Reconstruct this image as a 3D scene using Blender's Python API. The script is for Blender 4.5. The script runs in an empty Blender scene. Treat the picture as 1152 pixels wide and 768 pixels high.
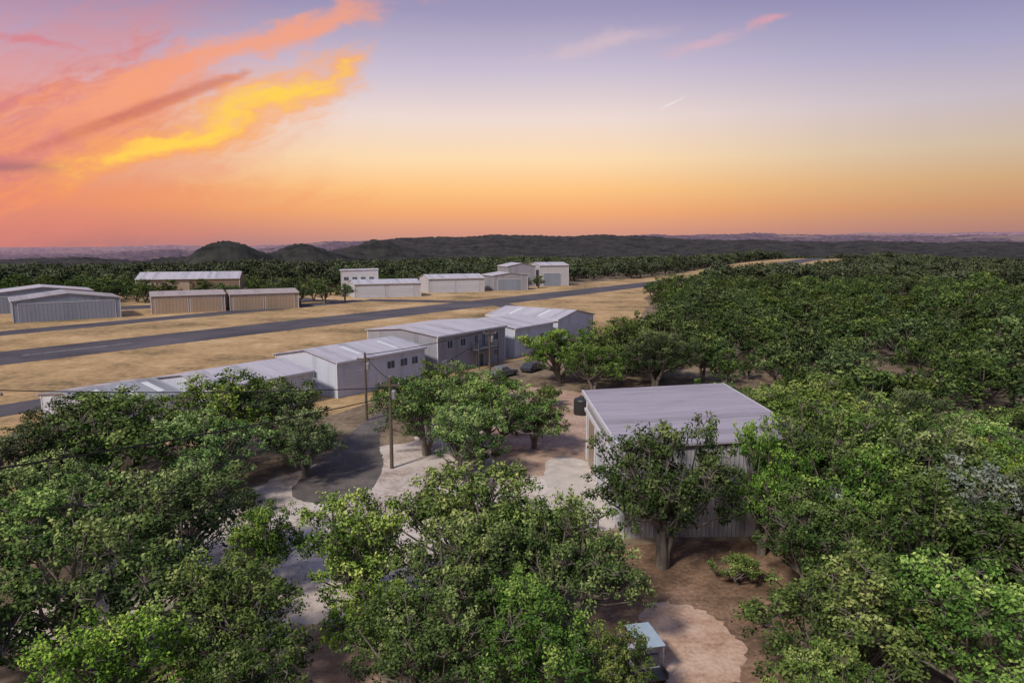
import bpy, math, random
import numpy as np
from mathutils import Vector
rad=math.radians
scene=bpy.context.scene
COL=scene.collection

# ------------------------------------------------------------ materials
def new_mat(name):
    m=bpy.data.materials.new(name); m.use_nodes=True
    nt=m.node_tree; 
    return m,nt,nt.nodes,nt.links,nt.nodes['Principled BSDF']
def setin(node,name,val):
    if name in node.inputs: node.inputs[name].default_value=val
def ramp(nodes,stops,interp='LINEAR'):
    r=nodes.new('ShaderNodeValToRGB'); cr=r.color_ramp; cr.interpolation=interp
    while len(cr.elements)<len(stops): cr.elements.new(0.5)
    for e,(p,c) in zip(cr.elements,stops):
        e.position=p; e.color=(c[0],c[1],c[2],1)
    return r
def noise(nodes,scale,detail=5,rough=0.6,dist=0):
    n=nodes.new('ShaderNodeTexNoise'); n.inputs['Scale'].default_value=scale
    n.inputs['Detail'].default_value=detail; n.inputs['Roughness'].default_value=rough
    n.inputs['Distortion'].default_value=dist
    return n
def mixrgb(nodes,links,fac,a,b,blend='MIX'):
    m=nodes.new('ShaderNodeMix'); m.data_type='RGBA'; m.blend_type=blend
    for sock,v in ((m.inputs[0],fac),(m.inputs[6],a),(m.inputs[7],b)):
        if hasattr(v,'links'): links.new(v,sock)
        elif isinstance(v,(int,float)): sock.default_value=v
        else: sock.default_value=(v[0],v[1],v[2],1)
    return m.outputs[2]

def plain(name,c,rough=0.7,var=0.15,scale=1.5,metal=0.0):
    m,nt,N,L,b=new_mat(name)
    tc=N.new('ShaderNodeTexCoord'); n=noise(N,scale,4,0.65); L.new(tc.outputs['Object'],n.inputs['Vector'])
    r=ramp(N,[(0.3,[x*(1-var) for x in c]),(0.7,[min(1,x*(1+var)) for x in c])])
    L.new(n.outputs['Fac'],r.inputs[0]); L.new(r.outputs[0],b.inputs['Base Color'])
    b.inputs['Roughness'].default_value=rough; b.inputs['Metallic'].default_value=metal
    return m
def ribbed(name,c,axis='X',period=0.3,rough=0.45,dirt=0.2,bump=0.04,skylight=None):
    """corrugated metal sheet; ribs repeat along local axis"""
    m,nt,N,L,b=new_mat(name)
    tc=N.new('ShaderNodeTexCoord'); sp=N.new('ShaderNodeSeparateXYZ'); L.new(tc.outputs['Object'],sp.inputs[0])
    def M(op,a,bb=None,cl=False):
        q=N.new('ShaderNodeMath'); q.operation=op; q.use_clamp=cl
        for i,v in enumerate((a,bb)):
            if v is None: continue
            if hasattr(v,'links'): L.new(v,q.inputs[i])
            else: q.inputs[i].default_value=v
        return q.outputs[0]
    if axis=='XY': src=M('ADD',sp.outputs['X'],sp.outputs['Y'])
    else: src=sp.outputs[axis]
    fr=M('FRACT',M('DIVIDE',src,period))
    rib=M('POWER',M('ABSOLUTE',M('SUBTRACT',M('MULTIPLY',fr,2.0),1.0)),5.0)
    mp=N.new('ShaderNodeMapping'); L.new(tc.outputs['Object'],mp.inputs[0])
    mp.inputs['Scale'].default_value=(1.2,1.2,0.25) if axis=='XY' else ((1.6,0.25,1) if axis=='X' else (0.25,1.6,1))
    n=noise(N,1.0,5,0.7); L.new(mp.outputs[0],n.inputs['Vector'])
    sheet=M('FLOOR',M('DIVIDE',src,period*3)); wn=N.new('ShaderNodeTexWhiteNoise'); wn.noise_dimensions='1D'; L.new(sheet,wn.inputs['W'])
    f=M('ADD',M('MULTIPLY',n.outputs['Fac'],0.75),M('MULTIPLY',wn.outputs['Value'],0.25))
    r=ramp(N,[(0.25,[x*(1-dirt) for x in c]),(0.5,c),(0.75,[min(1,x*(1+dirt*0.5)) for x in c])])
    L.new(f,r.inputs[0])
    col=mixrgb(N,L,M('MULTIPLY',rib,0.28),r.outputs[0],[x*0.45 for x in c])
    L.new(col,b.inputs['Base Color'])
    bp=N.new('ShaderNodeBump'); bp.inputs['Distance'].default_value=bump; bp.inputs['Strength'].default_value=0.9
    L.new(rib,bp.inputs['Height']); L.new(bp.outputs[0],b.inputs['Normal'])
    b.inputs['Roughness'].default_value=rough; b.inputs['Metallic'].default_value=0.1
    return m
M_WHITE=ribbed('white_metal_siding',(0.54,0.57,0.66),'XY',0.32)
M_GREYW=ribbed('grey_metal_siding',(0.30,0.30,0.34),'XY',0.32)
M_BLUEW=ribbed('blue_grey_siding',(0.22,0.27,0.35),'XY',0.32)
M_TANW=ribbed('tan_metal_siding',(0.34,0.26,0.21),'XY',0.35)
M_BROWNW=ribbed('brown_metal_siding',(0.20,0.14,0.11),'XY',0.35)
M_STEELW=ribbed('galvanised_siding',(0.36,0.36,0.39),'XY',0.30)
M_LILAC_RX=ribbed('main_roof_sheet',(0.345,0.32,0.365),'Y',0.45,0.6,0.38,0.05)
M_ROOFX=ribbed('white_roof_sheet_x',(0.47,0.45,0.49),'X',0.45,0.55,0.38)
M_ROOFY=ribbed('white_roof_sheet_y',(0.47,0.45,0.49),'Y',0.45,0.55,0.38)
M_ROOFG=ribbed('grey_roof_sheet',(0.30,0.31,0.33),'X',0.6,0.5,0.35)
M_ROOFT=ribbed('tan_roof_sheet',(0.38,0.32,0.30),'X',0.6,0.5,0.25)
M_TRIM=plain('white_trim',(0.55,0.55,0.58),0.5,0.08)
M_DTRIM=plain('dark_trim',(0.08,0.08,0.09),0.5,0.1)
M_DOOR=ribbed('overhead_door',(0.50,0.51,0.56),'Z',0.5,0.45,0.12,0.03)
M_DOORG=ribbed('grey_hangar_door',(0.24,0.27,0.34),'XY',0.9,0.45,0.12,0.03)
M_DOORT=ribbed('tan_hangar_door',(0.34,0.26,0.19),'XY',0.9,0.45,0.12,0.03)
M_SKYL=plain('skylight_panel',(0.62,0.65,0.65),0.35,0.06)
M_STUCCO=plain('stucco',(0.42,0.41,0.43),0.85,0.1,0.8)
def glass(name):
    m,nt,N,L,b=new_mat(name); b.inputs['Base Color'].default_value=(0.05,0.07,0.09,1)
    b.inputs['Roughness'].default_value=0.08; setin(b,'Specular IOR Level',0.8); return m
M_GLASS=glass('window_glass')
M_WOOD=plain('pole_wood',(0.10,0.075,0.055),0.9,0.3,6)
M_WIRE=plain('wire',(0.012,0.012,0.012),0.8,0.0)
M_BLACK=plain('black_plastic',(0.02,0.02,0.022),0.5,0.1)
M_STEEL=plain('steel',(0.35,0.36,0.38),0.4,0.1,3,0.6)
M_CONC=plain('concrete',(0.47,0.42,0.38),0.9,0.22,0.7)

def leaf_mat(name,stops,trans=0.0,huev=0.012):
    m,nt,N,L,b=new_mat(name)
    at=N.new('ShaderNodeAttribute'); at.attribute_name='tint'
    r=ramp(N,stops); L.new(at.outputs['Fac'],r.inputs[0])
    oi=N.new('ShaderNodeObjectInfo')
    hs=N.new('ShaderNodeHueSaturation')
    mr=N.new('ShaderNodeMapRange'); mr.inputs['To Min'].default_value=0.5-huev*1.3; mr.inputs['To Max'].default_value=0.5+huev
    L.new(oi.outputs['Random'],mr.inputs[0]); L.new(mr.outputs[0],hs.inputs['Hue'])
    wn=N.new('ShaderNodeTexWhiteNoise'); wn.noise_dimensions='1D'; L.new(oi.outputs['Random'],wn.inputs['W'])
    mr2=N.new('ShaderNodeMapRange'); mr2.inputs['To Min'].default_value=0.6; mr2.inputs['To Max'].default_value=1.32
    L.new(wn.outputs['Value'],mr2.inputs[0]); L.new(mr2.outputs[0],hs.inputs['Value'])
    mr3=N.new('ShaderNodeMapRange'); mr3.inputs['To Min'].default_value=0.80; mr3.inputs['To Max'].default_value=1.06
    sx=N.new('ShaderNodeSeparateColor'); L.new(wn.outputs['Color'],sx.inputs[0]); L.new(sx.outputs[1],mr3.inputs[0]); L.new(mr3.outputs[0],hs.inputs['Saturation'])
    L.new(r.outputs[0],hs.inputs['Color'])
    N.remove(b); df=N.new('ShaderNodeBsdfDiffuse'); L.new(hs.outputs[0],df.inputs['Color'])
    if trans>0:
        tr=N.new('ShaderNodeBsdfTranslucent'); L.new(hs.outputs[0],tr.inputs['Color'])
        mx=N.new('ShaderNodeMixShader'); mx.inputs[0].default_value=trans
        L.new(df.outputs[0],mx.inputs[1]); L.new(tr.outputs[0],mx.inputs[2])
        L.new(mx.outputs[0],N['Material Output'].inputs['Surface'])
    else: L.new(df.outputs[0],N['Material Output'].inputs['Surface'])
    return m
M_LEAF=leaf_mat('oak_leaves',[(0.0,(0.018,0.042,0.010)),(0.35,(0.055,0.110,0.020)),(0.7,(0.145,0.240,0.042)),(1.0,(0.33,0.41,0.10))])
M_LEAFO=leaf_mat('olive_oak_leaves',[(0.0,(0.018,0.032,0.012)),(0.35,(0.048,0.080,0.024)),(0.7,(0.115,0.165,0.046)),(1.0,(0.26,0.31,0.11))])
M_LEAFF=leaf_mat('woodland_leaves',[(0.0,(0.020,0.036,0.015)),(0.4,(0.050,0.085,0.026)),(0.75,(0.110,0.158,0.042)),(1.0,(0.21,0.26,0.075))])
M_LEAFD=leaf_mat('hazed_woodland_leaves',[(0.0,(0.030,0.040,0.029)),(0.4,(0.052,0.070,0.040)),(0.75,(0.090,0.110,0.054)),(1.0,(0.14,0.16,0.08))])  # greyer greens, aerial haze put into the leaf colour
M_LEAFS=leaf_mat('silvery_leaves',[(0.0,(0.08,0.10,0.07)),(0.5,(0.16,0.20,0.15)),(1.0,(0.27,0.31,0.25))])
M_BARK=plain('oak_bark',(0.14,0.12,0.10),0.95,0.35,5)

# ------------------------------------------------------------ mesh utils
def fast_mesh(name,V,Q,mi=None,mats=(),tint=None,smooth=None):
    me=bpy.data.meshes.new(name); V=np.asarray(V,dtype=np.float32); Q=np.asarray(Q,dtype=np.int32)
    me.vertices.add(len(V)); me.vertices.foreach_set('co',V.ravel())
    me.loops.add(Q.size); me.loops.foreach_set('vertex_index',Q.ravel())
    me.polygons.add(len(Q)); me.polygons.foreach_set('loop_start',np.arange(0,Q.size,4,dtype=np.int32))
    try: me.polygons.foreach_set('loop_total',np.full(len(Q),4,dtype=np.int32))
    except Exception: pass
    for m in mats: me.materials.append(m)
    if mi is not None: me.polygons.foreach_set('material_index',np.asarray(mi,dtype=np.int32))
    if smooth is not None: me.polygons.foreach_set('use_smooth',np.asarray(smooth,dtype=bool))
    me.update(calc_edges=True)
    if tint is not None:
        a=me.attributes.new('tint','FLOAT','FACE'); a.data.foreach_set('value',np.asarray(tint,dtype=np.float32))
    return me
def add_obj(name,me,parent=None,loc=(0,0,0),rz=0,scale=None):
    o=bpy.data.objects.new(name,me); COL.objects.link(o)
    o.location=loc; o.rotation_euler=(0,0,rz)
    if scale is not None: o.scale=scale if hasattr(scale,'__len__') else (scale,)*3
    if parent: o.parent=parent
    return o
def empty(name,loc=(0,0,0),rz=0):
    e=bpy.data.objects.new(name,None); e.empty_display_size=0.5; COL.objects.link(e); e.location=loc; e.rotation_euler=(0,0,rz); return e
def pymesh(name,v,f,mat,parent=None,smooth=False,**k):
    me=bpy.data.meshes.new(name); me.from_pydata(v,[],f); me.materials.append(mat); me.update()
    if smooth: me.polygons.foreach_set('use_smooth',[True]*len(me.polygons))
    return add_obj(name,me,parent,**k)
def boxdata(x0,x1,y0,y1,z0,z1):
    v=[(x0,y0,z0),(x1,y0,z0),(x1,y1,z0),(x0,y1,z0),(x0,y0,z1),(x1,y0,z1),(x1,y1,z1),(x0,y1,z1)]
    f=[(0,3,2,1),(4,5,6,7),(0,1,5,4),(1,2,6,5),(2,3,7,6),(3,0,4,7)]
    return v,f
def boxes(name,lst,mat,parent=None,bev=0.0,**k):
    V=[];F=[]
    for b in lst:
        v,f=boxdata(*b); o=len(V); V+=v; F+=[tuple(i+o for i in q) for q in f]
    ob=pymesh(name,V,F,mat,parent,**k)
    if bev>0:
        m=ob.modifiers.new('bevel','BEVEL'); m.width=bev; m.segments=2
    return ob
def tube(pts,radii,n=6):
    pts=np.array(pts,float); V=[];Q=[]
    for i,p in enumerate(pts):
        t=pts[min(i+1,len(pts)-1)]-pts[max(i-1,0)]; t/=np.linalg.norm(t)+1e-9
        up=np.array([0,0,1.]) if abs(t[2])<0.9 else np.array([1.,0,0])
        a=np.cross(t,up); a/=np.linalg.norm(a); b=np.cross(t,a)
        for k in range(n):
            th=2*math.pi*k/n; V.append(p+radii[i]*(math.cos(th)*a+math.sin(th)*b))
    for i in range(len(pts)-1):
        for k in range(n):
            Q.append((i*n+k,i*n+(k+1)%n,(i+1)*n+(k+1)%n,(i+1)*n+k))
    return V,Q
def lathe(name,prof,mat,parent=None,n=20,**k):
    V=[];F=[]
    for r,z in prof:
        for i in range(n):
            t=2*math.pi*i/n; V.append((r*math.cos(t),r*math.sin(t),z))
    for j in range(len(prof)-1):
        for i in range(n): F.append((j*n+i,j*n+(i+1)%n,(j+1)*n+(i+1)%n,(j+1)*n+i))
    F.append(tuple(range(n-1,-1,-1))); F.append(tuple((len(prof)-1)*n+i for i in range(n)))
    return pymesh(name,V,F,mat,parent,**k)

# ------------------------------------------------------------ terrain
def sst(a,b,x): 
    t=np.clip((np.asarray(x,float)-a)/(b-a),0,1); return t*t*(3-2*t)
def rz_(v,r): return 20-(v-274)/778.0*r
R1=[(-1.2,-90),(-0.36,-90),(-0.27,rz_(283,3000)),(-0.22,rz_(275,3000)),(-0.16,rz_(268.5,3000)),(-0.10,rz_(266.5,3000)),(-0.02,rz_(265,3000)),(0.05,rz_(266,3000)),(0.12,rz_(264.5,3000)),(0.2,rz_(267,3000)),(0.32,rz_(271,3000)),(0.5,rz_(272,3000)),(1.2,rz_(276,3000))]
R2=[(-1.2,rz_(290,6000)),(-0.74,rz_(287,6000)),(-0.6,rz_(284,6000)),(-0.5,rz_(280,6000)),(-0.42,rz_(283,6000)),(-0.35,rz_(279,6000)),(-0.27,rz_(272,6000)),(-0.2,rz_(271,6000)),(0,rz_(270,6000)),(0.2,rz_(265,6000)),(0.35,rz_(264,6000)),(0.5,rz_(266,6000)),(0.75,rz_(267,6000)),(1.2,20)]
R3=[(-1.2,rz_(280,12000)),(-0.74,rz_(279,12000)),(-0.5,rz_(276,12000)),(-0.25,rz_(276,12000)),(0.0,rz_(272,12000)),(0.5,rz_(264,12000)),(0.75,rz_(264,12000)),(1.2,rz_(267,12000))]
def crest(tab,ta): 
    return np.interp(ta,[t[0] for t in tab],[t[1] for t in tab])
def Hgt(x,y):
    x=np.asarray(x,float); y=np.asarray(y,float); r=np.hypot(x,y)
    az=np.degrees(np.arctan2(x,y)); ta=np.where(y>0.01*r,x/np.maximum(y,0.01*r+1e-6),np.sign(x)*1.2); ta=np.clip(ta,-1.2,1.2)
    valley=-58*sst(430,1300,r)*sst(3,14,-az)
    roll=sst(500,1500,r)*(5*np.sin(x/210.+1)*np.cos(y/260.)+3*np.sin(x/90.+y/130.))
    p=0.575*x+0.818*y; q=0.818*x-0.575*y
    rise=9*np.exp(-((q+150)/85)**2)*sst(430,760,p)*(1-sst(1050,1500,p))
    z=valley+roll+rise-24*sst(450,1700,r)
    for cx,cy,h,sx,sy in ((-740,1780,114,110,150),(-590,2010,94,130,150),(-470,2300,98,130,170),(-1000,2100,66,200,160),(-1500,2500,50,420,250),(-1950,2300,54,200,200)):
        z=z+h*(1+0.05*np.sin(x/31.)*np.cos(y/43.))*np.exp(-((x-cx)/sx)**2-((y-cy)/sy)**2)
    wob=lambda k,a: a*(np.sin(ta*37*k+1.3)+0.6*np.sin(ta*83*k+4)+0.3*np.sin(ta*190*k))
    for tab,rc,w,amp in ((R1,3000,520,2.6),(R2,6000,900,4),(R3,12000,1800,6)):
        c=crest(tab,ta)+wob(1,amp); g=np.exp(-((r-rc)/w)**2)
        z=np.where(c>z, z+(c-z)*g, z)
    return z
rg=np.random.default_rng(5)
angs=np.concatenate([np.arange(-50,50,0.16),np.arange(50,310,4.0)])
rads=np.concatenate([[0.5,10,40,100,200,300,400],np.geomspace(450,24000,260)])
A,RR=np.meshgrid(np.radians(angs),rads)
X=RR*np.sin(A);Y=RR*np.cos(A); Z=Hgt(X,Y)
Z=Z+sst(1100,1900,RR)*rg.uniform(-1,1,Z.shape)*np.clip(RR/3000.,0.9,2.5)*2.8*(np.abs(A)<0.9)
V=np.stack([X.ravel(),Y.ravel(),Z.ravel()],1); na=len(angs)
i=np.arange(len(rads)-1)[:,None]; j=np.arange(na)[None,:]; j2=(j+1)%na
Q=np.stack([(i*na+j),(i*na+j2),((i+1)*na+j2),((i+1)*na+j)],-1).reshape(-1,4)[:, ::-1]

def ground_mat():
    m,nt,N,L,b=new_mat('ground_soil')
    g=N.new('ShaderNodeNewGeometry'); P=g.outputs['Position']
    n1=noise(N,0.12,4,0.65); n2=noise(N,1.3,5,0.7); n3=noise(N,0.02,4,0.65); n4=noise(N,0.0012,4,0.6)
    for n in (n1,n2,n3,n4): L.new(P,n.inputs['Vector'])
    soil=ramp(N,[(0.3,(0.075,0.058,0.042)),(0.45,(0.15,0.112,0.078)),(0.58,(0.26,0.20,0.14)),(0.72,(0.36,0.29,0.20))]); 
    mm=N.new('ShaderNodeMath'); mm.operation='MULTIPLY_ADD'; mm.inputs[1].default_value=0.55; L.new(n1.outputs['Fac'],mm.inputs[0])
    m2=N.new('ShaderNodeMath'); m2.operation='MULTIPLY'; m2.inputs[1].default_value=0.45; L.new(n2.outputs['Fac'],m2.inputs[0]); L.new(m2.outputs[0],mm.inputs[2])
    L.new(mm.outputs[0],soil.inputs[0])
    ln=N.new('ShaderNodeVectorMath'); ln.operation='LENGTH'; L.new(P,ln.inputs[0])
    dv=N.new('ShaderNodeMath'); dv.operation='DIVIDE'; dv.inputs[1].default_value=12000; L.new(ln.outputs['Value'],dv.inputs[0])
    hazed_wood=ramp(N,[(0.0,(0.06,0.07,0.03)),(0.09,(0.034,0.040,0.028)),(0.16,(0.034,0.036,0.034)),(0.26,(0.044,0.041,0.044)),(0.38,(0.095,0.075,0.100)),(0.52,(0.165,0.12,0.165)),(1.0,(0.30,0.20,0.25))]); L.new(dv.outputs[0],hazed_wood.inputs[0])  # far woods and hills; distance haze is painted into this ramp
    sp=ramp(N,[(0.35,(0.4,0.4,0.42)),(0.65,(1.5,1.4,1.25))]); L.new(n3.outputs['Fac'],sp.inputs[0])
    w2=mixrgb(N,L,0.85,hazed_wood.outputs[0],sp.outputs[0],'MULTIPLY')
    fm=ramp(N,[(0.56,(0,0,0)),(0.62,(1,1,1))]); L.new(n4.outputs['Fac'],fm.inputs[0])
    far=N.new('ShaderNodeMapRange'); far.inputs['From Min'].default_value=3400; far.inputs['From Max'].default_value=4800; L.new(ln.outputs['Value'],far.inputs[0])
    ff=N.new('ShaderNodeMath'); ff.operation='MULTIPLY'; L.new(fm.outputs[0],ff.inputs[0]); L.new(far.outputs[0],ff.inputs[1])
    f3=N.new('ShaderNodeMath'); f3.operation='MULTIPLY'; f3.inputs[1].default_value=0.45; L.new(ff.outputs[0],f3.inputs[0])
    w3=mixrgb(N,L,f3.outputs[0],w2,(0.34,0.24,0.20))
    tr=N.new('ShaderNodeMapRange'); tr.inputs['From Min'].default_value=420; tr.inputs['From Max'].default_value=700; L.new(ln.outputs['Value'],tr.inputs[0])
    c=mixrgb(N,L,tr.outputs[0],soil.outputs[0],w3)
    L.new(c,b.inputs['Base Color']); b.inputs['Roughness'].default_value=1.0; setin(b,'Specular IOR Level',0.1)
    bp=N.new('ShaderNodeBump'); bp.inputs['Distance'].default_value=0.15; bp.inputs['Strength'].default_value=0.6
    L.new(n2.outputs['Fac'],bp.inputs['Height']); L.new(bp.outputs[0],b.inputs['Normal'])
    return m
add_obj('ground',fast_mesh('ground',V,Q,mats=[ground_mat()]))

def patchy(name,stops,s1=0.2,s2=2.0,w=0.5,bump=0.05):
    m,nt,N,L,b=new_mat(name); g=N.new('ShaderNodeNewGeometry'); P=g.outputs['Position']
    n1=noise(N,s1,6,0.65); n2=noise(N,s2,6,0.75); L.new(P,n1.inputs['Vector']); L.new(P,n2.inputs['Vector'])
    m2=N.new('ShaderNodeMath'); m2.operation='MULTIPLY'; m2.inputs[1].default_value=1-w; L.new(n2.outputs['Fac'],m2.inputs[0])
    mm=N.new('ShaderNodeMath'); mm.operation='MULTIPLY_ADD'; mm.inputs[1].default_value=w; L.new(n1.outputs['Fac'],mm.inputs[0]); L.new(m2.outputs[0],mm.inputs[2])
    r=ramp(N,stops); L.new(mm.outputs[0],r.inputs[0]); L.new(r.outputs[0],b.inputs['Base Color'])
    b.inputs['Roughness'].default_value=0.95; setin(b,'Specular IOR Level',0.15)
    bp=N.new('ShaderNodeBump'); bp.inputs['Distance'].default_value=bump; bp.inputs['Strength'].default_value=0.6
    L.new(n2.outputs['Fac'],bp.inputs['Height']); L.new(bp.outputs[0],b.inputs['Normal'])
    return m
M_GRASS=patchy('dry_grass',[(0.37,(0.10,0.09,0.045)),(0.43,(0.22,0.155,0.08)),(0.49,(0.36,0.24,0.12)),(0.55,(0.45,0.305,0.155)),(0.62,(0.54,0.40,0.24))],0.045,0.6,0.6)
M_ASPH=patchy('asphalt',[(0.38,(0.055,0.052,0.062)),(0.62,(0.115,0.105,0.118))],0.06,1.5,0.7)
M_ASPHD=patchy('asphalt_fresh',[(0.35,(0.07,0.062,0.06)),(0.5,(0.12,0.105,0.10)),(0.65,(0.20,0.17,0.15))],0.4,3)
M_GRAVEL=patchy('pale_gravel',[(0.36,(0.24,0.185,0.145)),(0.44,(0.39,0.32,0.275)),(0.5,(0.51,0.44,0.395)),(0.6,(0.60,0.54,0.50))],0.25,2.5,0.55)
M_REDDIRT=patchy('red_dirt',[(0.34,(0.21,0.14,0.10)),(0.46,(0.34,0.225,0.165)),(0.55,(0.45,0.32,0.245)),(0.65,(0.55,0.43,0.35))],0.25,2.5,0.5)
M_SAND=patchy('sandy_dirt',[(0.36,(0.30,0.18,0.12)),(0.46,(0.43,0.28,0.20)),(0.54,(0.52,0.37,0.28)),(0.64,(0.60,0.46,0.37))],0.6,4,0.5)
M_LITTER=patchy('leaf_litter_soil',[(0.36,(0.075,0.052,0.034)),(0.46,(0.145,0.092,0.06)),(0.54,(0.24,0.15,0.10)),(0.64,(0.37,0.25,0.18))],0.35,3.5,0.5)
M_PAINT=patchy('worn_white_paint',[(0.42,(0.12,0.115,0.12)),(0.58,(0.45,0.44,0.43))],0.8,4)

def pq(p,q): return (0.575*p+0.818*q, 0.818*p-0.575*q)
st=[(-300,-330,-62),(-60,-330,-62),(60,-320,-64),(150,-300,-72),(185,-290,-84),(215,-270,-96),(250,-215,-112),(300,-175,-117),(420,-170,-115),(520,-185,-98),(1060,-185,-104),(1300,-170,-120)]
def interp_st(p): return np.interp(p,[s[0] for s in st],[s[1] for s in st]),np.interp(p,[s[0] for s in st],[s[2] for s in st])
ps=np.concatenate([np.arange(-300,420,6),np.arange(420,1500,25)])
def drape(name,ps,qf,z,mat,jit=0,nq=4):
    v=[];f=[];rr=random.Random(7)
    for p in ps:
        q0,q1=qf(p); q0+=rr.uniform(-jit,jit); q1+=rr.uniform(-jit,jit)
        for k in range(nq+1):
            x,y=pq(p,q0+(q1-q0)*k/nq); v.append((x,y,float(Hgt(x,y))*1.0+z+0.5*float(sst(430,560,math.hypot(x,y)))))
    for i in range(len(ps)-1):
        for k in range(nq): a=i*(nq+1)+k; f.append((a,a+1,a+nq+2,a+nq+1))
    return pymesh(name,v,f,mat)
drape('dry_grass_field',ps,interp_st,0.01,M_GRASS,jit=1.2)
runway=drape('runway',np.concatenate([np.arange(-300,420,6),np.arange(420,1250,12)]),lambda p:(-151.5,-134.5),0.03,M_ASPH,jit=0.12)
drape('parallel_taxiway',np.arange(-300,175,10),lambda p:(-186-0.02*p,-178-0.02*p+1),0.025,M_ASPH,jit=0.12)
drape('hangar_taxiway',np.arange(-300,140,10),lambda p:(-101,-94),0.025,M_ASPH,jit=0.12)
def strip(name,a,b,w,z,mat):
    a=np.array(a,float);b=np.array(b,float);t=(b-a)/np.linalg.norm(b-a);n=np.array([-t[1],t[0]])*w/2
    return pymesh(name,[(*(a-n),z),(*(b-n),z),(*(b+n),z),(*(a+n),z)],[(0,1,2,3)],mat)
strip('taxiway_connector',pq(172,-185),pq(186,-150),9,0.020,M_ASPH)
strip('taxiway_connector',pq(186,-136),pq(150,-84),7,0.020,M_ASPH)
strip('taxiway_connector',pq(150,-235),pq(165,-182),7,0.020,M_ASPH)
strip('hangar_apron',pq(105,-225),pq(165,-205),14,0.015,M_ASPH)
V_=[];F_=[]
for k in (1,):
    p0=k*36.0+14
    x=[pq(p0,-143.4),pq(p0,-143.0),pq(p0+20,-143.0),pq(p0+20,-143.4)]
    o=len(V_); V_+=[(a,b,0.04) for a,b in x]; F_.append((o,o+1,o+2,o+3))
pymesh('runway_centre_line',V_,F_,M_PAINT)

def blob(name,pts,z,mat,jit=0.25,seed=1,sub=10):
    """irregular smooth outlined patch of ground"""
    P=np.array(pts,float); n=len(P); out=[]; rr=random.Random(seed)
    for i in range(n):
        p0,p1,p2,p3=P[(i-1)%n],P[i],P[(i+1)%n],P[(i+2)%n]
        for k in range(sub):
            t=k/sub
            q=0.5*((2*p1)+(-p0+p2)*t+(2*p0-5*p1+4*p2-p3)*t*t+(-p0+3*p1-3*p2+p3)*t**3)
            out.append((q[0]+rr.uniform(-jit,jit),q[1]+rr.uniform(-jit,jit),z))
    return pymesh(name,out,[tuple(range(len(out)))],mat)
blob('gravel_yard',[(-26,33),(-12,33),(-4,40),(-3,50),(2,50),(6.6,47),(7,60),(5.5,72),(-1,78),(-6,92),(-12,86),(-10,70),(-14,66),(-20,58),(-24,47)],0.012,M_GRAVEL,0.3)
blob('red_dirt_lot',[(-1,60),(7,60),(13,66),(14,80),(9,92),(1,95),(-3,84)],0.018,M_REDDIRT,0.3,2)
blob('asphalt_turnaround',[(-17.5,53),(-14,51.5),(-11.6,55),(-12,62),(-13.5,68),(-14,76),(-12,84),(-15,84),(-17,74),(-17.5,64),(-18.3,58)],0.024,M_ASPHD,0.12,3)
blob('concrete_apron',[(3.2,47.6),(7.3,46.8),(7.2,54),(6.9,62),(3.4,62.4),(2.9,54)],0.03,M_CONC,0.12,8)
blob('leaf_litter_clearing',[(5,24),(12,23),(14.5,33),(20,40),(20,44.6),(8,44.2),(3,43),(4,36),(6,31)],0.014,M_LITTER,0.3,4)
blob('sandy_pit',[(6.4,31),(8.0,28.6),(10.4,29.4),(11.6,32.5),(10.6,35.4),(8.4,36.6),(7.0,35)],0.022,M_SAND,0.2,5)
blob('dirt_clearing',[(-12,27),(-4,24),(-2,30),(-7,33),(-12,34)],0.016,M_REDDIRT,0.3,6)

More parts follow.
